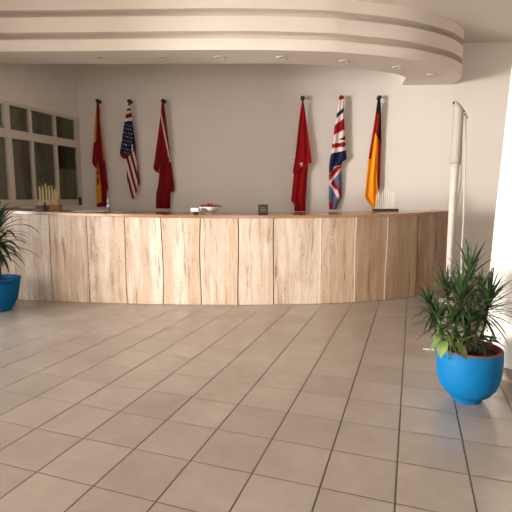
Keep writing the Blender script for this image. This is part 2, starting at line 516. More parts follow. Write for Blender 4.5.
# ------------------------------------------------------------------ stepped curved soffit
ZS = 3.13
front_px = [(-45, 52.2), (0, 51.5), (65, 51), (130, 50.4), (200, 49.9), (262, 50.0), (325, 51.5), (351, 53.3), (392, 57.1), (420, 61), (445, 66.6), (457, 71.2), (461.5, 75.0), (460, 79), (452, 84.6)]
inner_px = [(-45, 64.3), (0, 64), (80, 64), (180, 63.8), (250, 63.6), (287, 63.8), (338, 66), (375, 70.6), (392, 73.2), (406, 77.2), (402, 85)]
FR = [at_z(x, y, ZS).xy for x, y in front_px]
IN = [at_z(x, y, ZS).xy for x, y in inner_px]
def smooth_path(pts, k=8):
    out = []
    n = len(pts)
    for i in range(n - 1):
        p0, p1, p2, p3 = pts[max(i-1, 0)], pts[i], pts[i+1], pts[min(i+2, n-1)]
        for j in range(k):
            t = j / k
            out.append(.5 * ((2*p1) + (p2-p0)*t + (2*p0-5*p1+4*p2-p3)*t*t + (3*p1-p0-3*p2+p3)*t**3))
    out.append(pts[-1]); return out
FRS = smooth_path(FR)
INS = smooth_path(IN[:-1]) + [IN[-1]]
def to_wall(p):
    """carry a plan point on to the face of the back wall"""
    k = WB_N.xy.dot(CORNER.xy - p); return p + WB_N.xy * k
FRS.append(to_wall(FRS[-1])); INS[-1] = to_wall(INS[-1])
def zat(y_px, x_px=200):
    p = at_z(x_px, 49.9, ZS); return at_y(x_px, y_px, p.y).z
zz = [ZS, zat(38.4), zat(31.0), zat(15.8), zat(8.3), CEIL]
GD = .15
prof = [(0, zz[0]), (0, zz[1]), (GD, zz[1])]
def cove(za, zb):
    r = min(zb - za, GD) * .7
    return [(GD, zb - r)] + [(GD - r * (1 - cos(a)), zb - r + r * sin(a)) for a in (pi/8, pi/4, 3*pi/8, pi/2)]
prof += cove(zz[1], zz[2]) + [(0, zz[2]), (0, zz[3]), (GD, zz[3])] + cove(zz[3], zz[4]) + [(0, zz[4]), (0, zz[5])]
bm = bmesh.new()
n = len(FRS)
nrm = []
for i in range(n):
    t = (FRS[min(i+1, n-1)] - FRS[max(i-1, 0)]).normalized()
    nrm.append(Vector((-t.y, t.x)))        # inwards
nrm[-1] = Vector(WB_T.xy) * -1
cols = []
for q, nn in zip(FRS, nrm):
    cols.append([bm.verts.new((q.x + nn.x * d, q.y + nn.y * d, z)) for d, z in prof])
for a, b in zip(cols, cols[1:]):
    for j in range(len(prof) - 1):
        bm.faces.new((a[j], b[j], b[j+1], a[j+1]))
inb = [bm.verts.new((q.x, q.y, ZS)) for q in INS]; intp = [bm.verts.new((q.x, q.y, CEIL)) for q in INS]
for i in range(len(INS) - 1):
    bm.faces.new((inb[i], intp[i], intp[i+1], inb[i+1]))
f = bm.faces.new([c[0] for c in cols] + inb[::-1])
bmesh.ops.triangulate(bm, faces=[f])
sof = structure('trim_1', bm, M['soffit'], smooth=True)
try:
    bm2 = bmesh.new(); bm2.from_mesh(sof.data)
    for e in bm2.edges:
        if len(e.link_faces) == 2 and e.calc_face_angle(0) > radians(28): e.smooth = False
    bm2.to_mesh(sof.data); bm2.free()
except Exception: pass

# recessed spotlights in the soffit, all switched off
spots = [(100, 57.2, 'leftmost recessed spotlight in the curved soffit, faint, nearest the office window'),
         (161, 57.6, 'recessed spotlight in the soffit straight above the red flag with white stripe'),
         (220, 57.2, 'recessed spotlight in the soffit above the bowl, near the middle of the bare wall'),
         (281, 57.4, 'recessed spotlight in the soffit just left of the plain red flag'),
         (344, 61.2, 'recessed spotlight in the soffit above the blue, white and red crossed flag'),
         (397, 67.2, 'recessed spotlight where the soffit curves, just right of the black, red and gold flag'),
         (431, 74.6, 'rightmost recessed spotlight, at the wide rounded end of the soffit')]
for x, y, lab in spots:
    p = at_z(x, y, ZS)
    t = thing('ceiling_light', lab, 'spotlight', p, 0, 'recessed spotlights in the soffit')
    obj('lamp_ring', lathe_bm([(.040, -.002), (.044, -.014), (.062, -.012), (.072, 0)], 28, cap0=False, cap1=False), M['ring'], t, True)
    obj('lens', lathe_bm([(.0005, -.003), (.037, -.003), (.037, 0)], 24), M['lamp'], t)

# ------------------------------------------------------------------ round column at the right
CX, CY = 2.10, 3.34
bm = lathe_bm([(.325, 0), (.318, .5), (.300, 1.2), (.268, 2.0), (.238, 2.8), (.21, CEIL)], 72, (CX, CY, 0), False, False)
structure('pillar', bm, M['column'], smooth=True)
bm = lathe_bm([(.326, 0), (.338, 0), (.338, .085), (.334, .09), (.322, .09)], 72, (CX, CY, 0), False, False)
structure('baseboard_right', bm, M['skirt'], smooth=False)

# ------------------------------------------------------------------ reception counter
CURVE = [(-3.9, 5.90), (-3.08, 5.782), (-2.66, 5.724), (-2.13, 5.64), (-1.61, 5.565), (-1.16, 5.525), (-.685, 5.505), (-.237, 5.50), (.2, 5.508), (.78, 5.555), (1.236, 5.64), (1.672, 5.775), (2.09, 5.965), (2.45, 6.17), (2.72, 6.36)]
def cy(x): return spline(CURVE, x)
def cnorm(x):
    s = (cy(x + .01) - cy(x - .01)) / .02
    return Vector((s, -1, 0)).normalized()       # towards the hall
def ztop(x): return 1.112 + .005 * x * x          # the top sags a little in the middle
def px_to_x(px):
    """curve x seen at picture column px, half way up the counter"""
    lo, hi = -3.9, 2.72
    for _ in range(50):
        m_ = (lo + hi) / 2
        u = 256 + F_PX * m_ / (cy(m_) * cos(PITCH) + (.55 - EYE) * sin(PITCH))
        if u < px: lo = m_
        else: hi = m_
    return (lo + hi) / 2
counter = thing('reception_counter', 'long curved reception counter clad in veined travertine slabs with a brown top', 'counter', (0, 6.1, 0))
cb = Vector((0, -6.1, 0))
joints = [px_to_x(p) for p in (51, 88, 125.5, 162.5, 200.5, 238, 273.5, 320, 355, 386, 417)]
XS = [-3.80] + joints + [2.72]
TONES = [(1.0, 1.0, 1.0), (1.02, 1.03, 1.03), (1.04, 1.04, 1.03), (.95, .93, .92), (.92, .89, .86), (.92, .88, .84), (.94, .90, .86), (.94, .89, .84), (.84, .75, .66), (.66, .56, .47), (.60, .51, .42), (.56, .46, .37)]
def wob(i, z):
    return 0 if i in (0, len(XS) - 1) else .007 * sin(2.3 * z * 2 + i * 1.7) * z + .005 * sin(5 * z + i * 2.9)
GAPS = {i: .006 for i in range(len(XS))}
for i in (8, 9, 10): GAPS[i] = .009
for i in range(len(XS) - 1):
    bm = bmesh.new()
    nu, nv = 8, 14
    fr, bk = [], []
    for v in range(nv + 1):
        k = v / nv
        ra, rb = [], []
        for u in range(nu + 1):
            xa = XS[i] + wob(i, k) + GAPS[i] ; xb = XS[i+1] + wob(i+1, k) - GAPS[i+1]
            x = xa + (xb - xa) * u / nu
            nn = cnorm(x); z = .004 + (ztop(x) - .040) * k
            p = Vector((x, cy(x), z)) + cb
            ra.append(bm.verts.new(p)); rb.append(bm.verts.new(p - nn * .028))
        fr.append(ra); bk.append(rb)
    for v in range(nv):
        for u in range(nu):
            bm.faces.new((fr[v][u], fr[v][u+1], fr[v+1][u+1], fr[v+1][u]))
            bm.faces.new((bk[v][u], bk[v+1][u], bk[v+1][u+1], bk[v][u+1]))
        bm.faces.new((fr[v][0], fr[v+1][0], bk[v+1][0], bk[v][0]))
        bm.faces.new((fr[v][nu], bk[v][nu], bk[v+1][nu], fr[v+1][nu]))
    for u in range(nu):
        bm.faces.new((fr[0][u], bk[0][u], bk[0][u+1], fr[0][u+1]))
        bm.faces.new((fr[nv][u], fr[nv][u+1], bk[nv][u+1], bk[nv][u]))
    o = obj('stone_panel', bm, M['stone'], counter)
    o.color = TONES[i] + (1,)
# body behind the slabs
def strip(bm, off0, off1, z0, z1f, x0=-3.80, x1=2.72, n=60):
    prev = None
    for k in range(n + 1):
        x = x0 + (x1 - x0) * k / n
        nn = cnorm(x); b_ = Vector((x, cy(x), 0)) + cb
        a0, a1 = b_ + nn * off0, b_ + nn * off1
        zt_ = z1f(x)
        ring = [bm.verts.new((a0.x, a0.y, z0)), bm.verts.new((a0.x, a0.y, zt_)), bm.verts.new((a1.x, a1.y, zt_)), bm.verts.new((a1.x, a1.y, z0))]
        if prev:
            for j in range(4): bm.faces.new((prev[j], ring[j], ring[(j+1) % 4], prev[(j+1) % 4]))
        else: bm.faces.new(ring)
        prev = ring
    bm.faces.new(prev[::-1])
bm = bmesh.new(); strip(bm, -.029, -.16, 0.0, lambda x: ztop(x) - .036); obj('counter_body', bm, M['core'], counter)
# white filled joints between the darker slabs
for i in (8, 9, 10):
    bm = bmesh.new(); prev = None
    for v in range(15):
        k = v / 14; x = XS[i] + wob(i, k); nn = cnorm(x); tt = Vector((-nn.y, nn.x, 0)) * .0085
        p = Vector((x, cy(x), .004 + (ztop(x) - .042) * k)) + cb - nn * .002
        r = [bm.verts.new(p - tt), bm.verts.new(p + tt), bm.verts.new(p + tt - nn * .024), bm.verts.new(p - tt - nn * .024)]
        if prev:
            for j in range(4): bm.faces.new((prev[j], r[j], r[(j+1) % 4], prev[(j+1) % 4]))
        else: bm.faces.new(r)
        prev = r
    bm.faces.new(prev[::-1])
    obj('joint_filler', bm, M['grout'], counter)
# top: front edge follows the slabs, rear edge is straighter
bm = bmesh.new(); prev = None
N = 70
for k in range(N + 1):
    x = -3.80 + (2.76 + 3.80) * k / N
    nn = cnorm(x)
    f_ = Vector((x, cy(x), 0)) + nn * .022 + cb
    xb = max(min(x, 2.60), CORNER.x - (CORNER.y - 6.72) * tan(YAW) + .01); yb = max(6.72, cy(x) + .42)
    if yb < 6.72: yb = 6.72
    b_ = Vector((xb, yb, 0)) + cb
    z1 = ztop(x); z0 = z1 - .036
    r = [bm.verts.new((f_.x, f_.y, z0)), bm.verts.new((f_.x, f_.y, z1)), bm.verts.new((b_.x, b_.y, z1)), bm.verts.new((b_.x, b_.y, z0))]
    if prev:
        for j in range(4): bm.faces.new((prev[j], r[j], r[(j+1) % 4], prev[(j+1) % 4]))
    else: bm.faces.new(r)
    prev = r
bm.faces.new(prev[::-1])
obj('counter_top', bm, M['top'], counter)

# ------------------------------------------------------------------ flags
def inpoly(x, y, poly):
    c = False; j = len(poly) - 1
    for i in range(len(poly)):
        xi, yi = poly[i]; xj, yj = poly[j]
        if (yi > y) != (yj > y) and x < (xj - xi) * (y - yi) / (yj - yi) + xi: c = not c
        j = i
    return c
def flag(label, ox, oy, sc, knob, layers, finial='black', seed=0):
    """layers: (depth, default cloth, rows [(y, xl, xr)], paints [(polygon, cloth)], fold count, fold depth); coordinates are measured on the wall"""
    kp = on_back(ox + knob[0] / sc, oy + knob[1] / sc, .10)
    t = thing('flag', label, 'flag', kp, 0, 'national flags hung along the back wall')
    bm = bmesh.new()
    ball(bm, (0, 0, 0), .038, 18, .85)
    obj('finial', bm, CL['red'] if finial == 'red' else M['black'], t, True)
    bm = bmesh.new()
    tube(bm, [Vector((0, 0, .004)), -WB_N * .10 + Vector((0, 0, .004))], .012, 10)
    lathe(bm, [(.001, 0), (.03, 0), (.03, .012), (.001, .012)], 16, (0, 0, 0))
    for v in bm.verts[-64:]:
        q = v.co.copy(); v.co = -WB_N * (.10 - q.z) + Vector((q.x, 0, q.y + .004))
    obj('wall_bracket', bm, M['black'], t, True)
    y_end = max(r[-1][0] for _, _, r, *_ in layers) if False else knob[1] + 150
    e = on_back(ox + knob[0] / sc, oy + (knob[1] + 150) / sc, .09) - kp
    bm = bmesh.new(); tube(bm, [Vector((0, 0, -.01)), e], .008, 8); obj('staff', bm, M['black'], t, True)
    bm = bmesh.new()
    rnd = random.Random(seed)
    for depth, base, rows, paints, nf, amp in layers:
        ph = rnd.uniform(0, 6)
        y0_, y1_ = rows[0][0], rows[-1][0]
        nv = max(12, int((y1_ - y0_) / 3.2)); nu = 26
        L = [(r[0], r[1]) for r in rows]; Rr = [(r[0], r[2]) for r in rows]
        grid = []
        for v in range(nv + 1):
            y = y0_ + (y1_ - y0_) * v / nv
            xl, xr = interp(L, y), interp(Rr, y)
            row = []
            for u in range(nu + 1):
                k = u / nu; x = xl + (xr - xl) * k
                wd = (xr - xl) / 60.0
                dz = depth + amp * min(1, wd) * (sin(nf * pi * k * 1.15 + ph + y * .006) * .85 + .15 * sin(nf * 2.1 * pi * k + ph * 2 + y * .01)) - .03 * abs(k - .5) ** 2
                row.append(((x, y), bm.verts.new(on_back(ox + x / sc, oy + y / sc, .10 + dz) - kp)))
            grid.append(row)
        back = [[bm.verts.new(q[1].co - WB_N * .006) for q in row] for row in grid]
        for v in range(nv):
            for u in range(nu):
                (pa, a), (pb, b), (pc, c), (pd, d) = grid[v][u], grid[v][u+1], grid[v+1][u+1], grid[v+1][u]
                mx_, my_ = (pa[0] + pb[0] + pc[0] + pd[0]) / 4, (pa[1] + pb[1] + pc[1] + pd[1]) / 4
                ck = base
                for poly, name in paints:
                    if inpoly(mx_, my_, poly): ck = name
                for vs in ((a, b, c, d), (back[v][u], back[v+1][u], back[v+1][u+1], back[v][u+1])):
                    fc = bm.faces.new(vs); fc.material_index = CLN.index(ck)
        def rim(seq, bseq):
            for i in range(len(seq) - 1):
                fc = bm.faces.new((seq[i], seq[i+1], bseq[i+1], bseq[i])); fc.material_index = CLN.index(base)
        rim([q[1] for q in grid[0]], back[0]); rim([q[1] for q in grid[-1]], back[-1])
        rim([r[0][1] for r in grid], [r[0] for r in back]); rim([r[-1][1] for r in grid], [r[-1] for r in back])
    obj('cloth', bm, CLM, t, True)
    return t

# red and yellow flag
flag('red and yellow flag hanging furthest left on the back wall, beside the office window', 85, 92, 4.27, (54, 38), [
    (-.02, 'yellow', [(50, 50, 57), (150, 40, 62), (230, 37, 64), (300, 44, 74), (490, 50, 78)],
        [([(50, 338), (58, 332), (60, 352), (52, 360)], 'brown'), ([(52, 366), (59, 362), (58, 396), (53, 398)], 'navy'), ([(50, 478), (70, 470), (78, 492), (48, 494)], 'crimson')], 2, .02),
    (.02, 'crimson', [(46, 50, 59), (150, 49, 68), (225, 47, 76), (300, 56, 86), (415, 70, 98), (420, 70, 93), (490, 74, 91)],
        [([(61, 100), (67, 100), (88, 296), (79, 294)], 'yellow')], 3, .025),
    (.05, 'crimson', [(214, 40, 52), (226, 36, 54), (300, 30, 52), (314, 36, 50), (326, 47, 49)], [], 1, .012)], seed=1)
# starry flag
stripes = []
for k in range(7):
    x0_ = 36 + k * 22
    stripes.append(([(x0_, 230), (x0_ + 11, 230), (x0_ + 81, 490), (x0_ + 70, 490)], 'crimson'))
stars = []
rs = random.Random(3)
for r_ in range(8):
    for c_ in range(4):
        sx_, sy_ = 66 + c_ * 12 + (r_ % 2) * 6 - r_ * 1.8, 134 + r_ * 18 + c_ * 3
        stars.append(([(sx_ - 2.2, sy_), (sx_, sy_ - 2.9), (sx_ + 2.2, sy_), (sx_, sy_ + 2.9)], 'white'))
flag('starry blue and red striped flag, second flag from the left', 110, 95, 4.57, (88, 28), [
    (-.01, 'crimson', [(240, 82, 118), (300, 96, 124), (400, 110, 136), (410, 112, 135)], [], 2, .02),
    (.02, 'white', [(225, 70, 117), (300, 74, 122), (400, 78, 126), (440, 84, 124), (462, 96, 116), (476, 106, 111)], stripes, 3, .025),
    (.05, 'navy', [(38, 84, 92), (50, 80, 92), (85, 74, 98), (120, 66, 102), (180, 58, 111), (240, 49, 118), (262, 45, 102), (280, 50, 84), (292, 62, 74)],
        [([(60, 70), (110, 66), (110, 84), (60, 90)], 'white'), ([(60, 48), (110, 48), (110, 60), (60, 68)], 'white'), ([(60, 88), (110, 82), (110, 106), (60, 108)], 'crimson'), ([(60, 66), (110, 58), (110, 68), (60, 76)], 'crimson'),
         ([(60, 106), (110, 102), (110, 116), (60, 122)], 'white'), ([(52, 270), (80, 268), (78, 300), (60, 296)], 'crimson')] + stars, 3, .025)], seed=2)
# red flag with white line
flag('dark red flag with a thin white diagonal stripe, third flag from the left', 145, 92, 4.27, (77, 38), [
    (-.01, 'crimson', [(60, 74, 83), (200, 72, 99), (300, 66, 111), (400, 56, 125), (424, 50, 124), (430, 48, 108), (497, 46, 107)], [], 4, .025),
    (.035, 'crimson', [(46, 71, 82), (150, 60, 91), (250, 46, 102), (298, 40, 110), (304, 38, 96), (325, 35, 72), (338, 42, 64), (346, 56, 62)],
        [([(62, 84), (67, 82), (111, 296), (105, 300)], 'white'), ([(60, 326), (70, 316), (70, 348), (58, 348)], 'brown')], 3, .03)], seed=3)
# plain red flag with a light emblem
flag('plain bright red flag with a scrap of pale emblem, left of the crossed flag', 285, 90, 4.09, (72, 32), [
    (-.01, 'red', [(280, 40, 96), (340, 36, 92), (440, 26, 86), (452, 24, 85), (464, 34, 85), (470, 38, 85), (496, 38, 84)], [], 4, .022),
    (.03, 'red', [(42, 70, 76), (100, 61, 84), (200, 50, 97), (290, 40, 109), (297, 38, 110), (303, 37, 92), (325, 33, 86), (340, 32, 44)],
        [([(59, 299), (68, 297), (75, 305), (68, 309), (76, 310), (64, 316), (66, 307)], 'white')], 3, .03)], seed=4)
# crossed flag
flag('blue, white and red crossed flag hanging between the plain red and the tricolour flags', 320, 90, 4.1, (88, 30), [
    (-.01, 'slate', [(270, 42, 92), (310, 37, 87), (400, 37, 90), (440, 36, 88), (448, 36, 84), (470, 37, 74), (490, 38, 68)],
        [([(88, 282), (90, 325), (36, 392), (34, 340)], 'white'), ([(90, 292), (88, 315), (36, 376), (36, 346)], 'red'),
         ([(38, 386), (52, 362), (88, 424), (78, 452)], 'white'), ([(44, 384), (54, 366), (76, 402), (66, 410)], 'red'), ([(66, 396), (74, 396), (90, 424), (84, 440)], 'red'),
         ([(36, 310), (60, 310), (48, 336), (36, 342)], 'navy'), ([(36, 462), (52, 462), (52, 492), (36, 492)], 'red'), ([(80, 440), (92, 420), (92, 452), (70, 480)], 'navy')], 3, .025),
    (.03, 'white', [(24, 82, 96), (38, 78, 97), (60, 75, 97), (150, 60, 100), (240, 48, 106), (284, 44, 110), (290, 43, 98), (300, 41, 88), (314, 38, 80)],
        [([(70, 20), (104, 20), (104, 36), (70, 42)], 'red'), ([(60, 104), (104, 66), (104, 84), (60, 122)], 'navy'), ([(50, 152), (104, 112), (104, 160), (50, 188)], 'red'),
         ([(74, 206), (106, 186), (106, 204), (84, 206)], 'navy'), ([(40, 222), (112, 212), (112, 230), (40, 240)], 'red'), ([(36, 262), (112, 246), (112, 300), (36, 320)], 'navy')], 3, .03)], finial='red', seed=5)
# tricolour
flag('black, red and gold flag hanging furthest right, above the row of white candles', 355, 88, 4.1, (100, 38), [
    (-.01, 'red', [(60, 92, 106), (105, 88, 107), (220, 80, 108), (300, 74, 105), (400, 80, 102), (430, 80, 97)],
        [([(84, 40), (120, 40), (112, 236), (96, 205), (92, 106), (84, 106)], 'black')], 3, .02),
    (.03, 'gold', [(44, 93, 105), (105, 85, 100), (200, 70, 96), (280, 57, 94), (300, 54, 93), (370, 47, 90), (440, 40, 96), (452, 43, 97), (490, 70, 88)],
        [([(50, 100), (110, 100), (110, 206), (96, 212), (82, 182), (66, 292), (50, 292)], 'red'), ([(80, 30), (110, 30), (110, 106), (80, 104)], 'black')], 3, .03)], seed=6)

# ------------------------------------------------------------------ tall white pole by the counter end
def pole_pt(x, y, Y=5.66): return at_y(x, y, Y)
base = at_z(448.2, 302, 0); base.y = 5.66
pb = Vector((pole_pt(447.9, 303).x, 5.66, 0))
pole = thing('pole', 'tall white pole with an ivory sleeve, standing at the right end of the counter', 'pole', pb)
def pc(x, y): return pole_pt(x, y) - pb
pxm = .0125
bm = bmesh.new()
pts = [(448.0, 303, 2.7), (449.5, 255, 2.9), (454.1, 180, 3.7), (455.4, 163, 4.3)]
P3 = [pc(x, y) for x, y, r in pts]; P3[0].z = 0
tube(bm, P3, [r * pxm for *_, r in pts], 20)
obj('shaft', bm, M['pole'], pole, True)
bm = bmesh.new()
sl = [(455.3, 164, 4.75), (455.9, 158, 4.75), (456, 157.4, 4.5), (456.2, 154, 4.5), (456.3, 153.4, 4.7), (458.6, 110, 4.8), (458.9, 106, 4.8)]
tube(bm, [pc(x, y) for x, y, r in sl], [r * pxm for *_, r in sl], 20)
# slanted cut at the top
zt_ = max(v.co.z for v in bm.verts)
xc_ = pc(458.9, 106).x
for v in bm.verts:
    if v.co.z > zt_ - .03: v.co.z += -(v.co.x - xc_) * 1.0
obj('sleeve', bm, M['sleeve'], pole, True)
bm = bmesh.new()
tube(bm, [pc(453.2, 102.2), pc(458.9, 106.5), pc(464.2, 112.0)], [.016, .018, .018], 8)
tube(bm, [pc(464.8, 113.5), pc(467.0, 118)], [.010, .016], 8)
obj('cap_strap', bm, mat('dark_strap', (74, 60, 50), .7), pole, True)
bm = bmesh.new()
cd = [(465.2, 113), (464.8, 150), (463.9, 180), (463.2, 200), (462.4, 228), (460.8, 250), (460.4, 290), (452.5, 304)]
tube(bm, [pc(x, y) + Vector((0, -.02, 0)) for x, y in cd[:-1]], .010, 8)
tube(bm, [pc(x, y) + Vector((0, .01, 0)) for x, y in [(462.6, 114), (462, 150), (461.4, 180), (458.4, 200), (452.6, 225)]], .006, 8)
obj('cord', bm, M['pole'], pole, True)
bm = lathe_bm([(.05, 0), (.11, 0), (.11, .02), (.05, .035)], 28); obj('foot', bm, M['pole'], pole, True)

# ------------------------------------------------------------------ plants
def leaf_strip(bm, p0, d, length, width, droop, n=8, fold=.25, twist=0.0):
    """arching lance-shaped leaf with a shallow keel"""
    d = d.normalized(); pos = p0.copy()
    side = d.cross(Vector((0, 0, 1)))
    if side.length < .05: side = Vector((1, 0, 0))
    side.normalize()
    if twist: side = (Matrix.Rotation(twist, 3, d) @ side).normalized()
    prev = None; step = length / n
    for i in range(n + 1):
        k = i / n
        w = width * (min(1, .45 + 2.6 * k) if k < .25 else 1) * (1 - max(0, (k - .35) / .65) ** 1.7) * .5 + .0004
        up = side.cross(d).normalized()
        row = [bm.verts.new(pos - side * w + up * w * fold), bm.verts.new(pos), bm.verts.new(pos + side * w + up * w * fold)]
        if prev:
            for j in range(2): bm.faces.new((prev[j], prev[j+1], row[j+1], row[j]))
        prev = row
        pos = pos + d * step
        d = (d + Vector((0, 0, -droop / n * (.4 + 1.2 * k)))).normalized()
def rosette_bm(c, n, length, width, axis, rnd, droop=.9, spread=(10, 115), stemdrop=.06):
    bm = bmesh.new()
    axis = axis.normalized()
    a = axis.cross(Vector((0, 1, 0))).normalized(); b = axis.cross(a)
    for i in range(n):
        k = (i + .5) / n
        el = radians(spread[0] + (spread[1] - spread[0]) * k + rnd.uniform(-9, 9))
        az = i * 2.39996 + rnd.uniform(-.25, .25)
        d = axis * cos(el) + (a * cos(az) + b * sin(az)) * sin(el)
        leaf_strip(bm, c - axis * stemdrop * k, d, length * rnd.uniform(.8, 1.1) * (.75 + .35 * sin(pi * min(1, k + .15))), width * rnd.uniform(.85, 1.15), droop * rnd.uniform(.6, 1.2), 8)
    return bm
def broad_leaf(bm, p0, d, length, width, droop, up=Vector((0, 0, 1)), n=10):
    d = d.normalized(); side = d.cross(up).normalized(); pos = p0.copy(); prev = None
    for i in range(n + 1):
        k = i / n
        w = width * .5 * (sin(pi * min(1, k ** .75)) ** .8 if 0 < k < 1 else 0) + .0005
        uu = side.cross(d).normalized()
        row = [bm.verts.new(pos + side * w * s_ + uu * w * .35 * abs(s_)) for s_ in (-1, -.5, 0, .5, 1)]
        if prev:
            for j in range(4): bm.faces.new((prev[j], prev[j+1], row[j+1], row[j]))
        prev = row
        pos = pos + d * length / n
        d = (d + Vector((0, 0, -droop / n))).normalized()

# right pot
PR = Vector((1.395, 2.85, 0))
plant = thing('potted_plant', 'spiky green plant in a bright blue bowl-shaped pot beside the white column', 'plant', PR)
pot_prof = [(r_ * .925, z_) for r_, z_ in [(.001, 0), (.095, 0), (.100, .006), (.100, .022), (.112, .030), (.150, .055), (.186, .10), (.207, .16), (.215, .22), (.217, .28), (.215, .345), (.208, .352)]]
bm = lathe_bm(pot_prof, 64, cap1=False)
pot = obj('pot', bm, M['blue'], plant, True)
bm = lathe_bm([(.195, .349), (.195, .357), (.188, .361), (.178, .358), (.174, .345), (.173, .30), (.172, .28)], 64, cap0=False, cap1=False)
obj('pot_rim', bm, M['terra'], pot, True)
bm = lathe_bm([(.174, .316), (.15, .322), (.08, .326), (.001, .328)], 40, cap0=False, cap1=False)
obj('soil', bm, M['soil'], plant, True)
rnd = random.Random(11)
def rp(x, y, Y): return at_y(x, y, Y) - PR
ros = [  # crown at (x, y) in the view, depth, leaves, length, lean
    (470, 272, 2.95, 54, .235, (-.05, 0, 1)), (461, 298, 2.80, 64, .25, (-.12, -.15, 1)), (489, 303, 2.82, 66, .26, (.2, -.12, 1)),
    (428, 302, 2.96, 40, .17, (-.45, -.05, 1)), (446, 292, 3.00, 50, .23, (-.25, .1, 1)), (480, 296, 3.04, 46, .23, (.15, .2, 1)), (436, 316, 2.84, 36, .17, (-.5, -.2, 1)),
    (472, 318, 2.76, 44, .19, (.05, -.35, 1)), (452, 318, 2.80, 34, .18, (-.25, -.2, 1))]
for x, y, Y, nl, ln, ax in ros:
    c = rp(x, y, Y)
    o = obj('leaf_cluster', rosette_bm(c, nl, ln, .0165, Vector(ax), rnd, .9, (6, 135), .12), M['leaf'], plant, True)
    bm = bmesh.new()
    root = Vector((c.x * .35, c.y * .35, .31))
    tube(bm, [root, (root + c) / 2 + Vector((.012, 0, 0)), c - Vector((0, 0, .005))], [.010, .009, .007], 8)
    obj('stem', bm, M['stem'] if nl < 40 else M['bark'], plant, True)
bm = bmesh.new()
for x, y, Y, dx, dy, dz, ln, w in [(449, 336, 2.72, -1, -.3, .25, .12, .066), (446, 341, 2.70, -.5, -.5, -.5, .12, .06), (441, 340, 2.72, -1, -.1, -.6, .10, .05), (455, 342, 2.70, .3, -.7, -.4, .13, .06), (462, 344, 2.68, .25, -.4, .7, .12, .05), (458, 340, 2.70, .9, -.3, .1, .10, .05), (452, 332, 2.76, -.7, .1, .5, .10, .05)]:
    broad_leaf(bm, rp(x, y, Y), Vector((dx, dy, dz)), ln, w, .9)
    tube(bm, [rp(x, y, Y), Vector((rp(x, y, Y).x * .8, rp(x, y, Y).y * .75, .315))], .003, 6)
obj('broad_leaves', bm, M['leaflt'], plant, True)
bm = bmesh.new()
for x, y, Y, dx, dy, dz, ln, w in [(474, 340, 2.74, .5, -.5, .3, .12, .05), (480, 338, 2.76, 1, -.2, .2, .13, .055), (486, 342, 2.78, 1, -.1, .15, .13, .05), (476, 344, 2.72, .2, -.8, -.1, .10, .05), (468, 342, 2.72, -.4, -.5, .3, .10, .045), (490, 340, 2.84, .8, .3, .3, .10, .05)]:
    broad_leaf(bm, rp(x, y, Y), Vector((dx, dy, dz)), ln, w, 1.0)
    tube(bm, [rp(x, y, Y), Vector((rp(x, y, Y).x * .8, rp(x, y, Y).y * .75, .315))], .003, 6)
obj('dark_broad_leaves', bm, M['leafdk'], plant, True)

# left pot
PL = Vector((-3.10, 5.26, 0)); PL.x = at_y(-1.0, 292, 5.26).x
plant2 = thing('potted_plant', 'long-leaved dark green plant on a bare trunk in a deep blue pot, left edge', 'plant', PL)
bm = lathe_bm([(.001, 0), (.12, 0), (.128, .008), (.15, .04), (.19, .12), (.215, .22), (.228, .31), (.233, .36), (.245, .364), (.247, .385), (.236, .39), (.225, .385), (.222, .33)], 56, cap1=False)
obj('pot', bm, M['bluel'], plant2, True)
bm = lathe_bm([(.224, .34), (.12, .35), (.001, .355)], 36, cap0=False, cap1=False)
obj('soil', bm, M['soil'], plant2, True)
bm = bmesh.new()
tube(bm, [Vector((.0, 0, .34)), Vector((.02, 0, .55)), Vector((.005, 0, .78)), Vector((0, 0, .96))], [.034, .03, .028, .022], 12)
obj('trunk', bm, M['bark'], plant2, True)
rnd = random.Random(5)
obj('leaf_cluster', rosette_bm(Vector((0, 0, .94)), 40, .52, .052, Vector((.06, -.05, 1)), rnd, 1.8, (12, 105), .14), M['leafdk'], plant2, True)
obj('leaf_cluster', rosette_bm(Vector((.02, -.02, .76)), 26, .46, .046, Vector((.15, -.15, 1)), rnd, 2.0, (40, 110), .08), M['leafdk'], plant2, True)

# ------------------------------------------------------------------ things on the counter
def on_top(x, Y):
    X = at_y(x, 205, Y).x; return Vector((X, Y, ztop(X)))
# white fruit bowl heaped with red sweets
bp_ = on_top(209.3, 5.9)
bowl = tag(obj('bowl', lathe_bm([(.001, 0), (.048, 0), (.05, .006), (.044, .014), (.060, .022), (.090, .036), (.114, .056), (.128, .08), (.132, .094), (.128, .095), (.121, .082), (.10, .060), (.06, .040), (.001, .034)], 48), M['ceramic'], None, True, bp_),
    'white footed bowl of red sweets on the counter top', 'bowl')
rnd = random.Random(4)
sw = None; placed = []
for k in range(400):
    if len(placed) >= 26: break
    r = .108 * sqrt(rnd.random()); a = rnd.uniform(0, 2*pi)
    lvl = rnd.choice((0, 0, 1))
    q = Vector((r * cos(a), r * sin(a), .088 + .024 * lvl + .012 * (1 - r / .1) - (0 if lvl == 0 else .02 * r / .1)))
    if r > .09: q.z = .098
    if all((q - p_).length > .034 for p_ in placed): placed.append(q)
for q in placed:
    if sw is None:
        bm = bmesh.new(); ball(bm, (0, 0, 0), .017, 12, .8)
        for s_ in (-1, 1):
            lathe(bm, [(.004, .012), (.011, .024), (.0005, .0245)], 10)
            for v in bm.verts[-30:]: v.co = Vector((v.co.z * s_, v.co.x, v.co.y * .5))
        o = obj('sweet', bm, M['red'], None, True); sw = o
    else:
        o = sw.copy(); COL.objects.link(o)
    o.location = bp_ + q; o.rotation_euler = (0, 0, rnd.uniform(0, pi))
    tag(o, 'small dark red wrapped sweet heaped in the white bowl', 'sweet', 'red sweets in the white bowl')
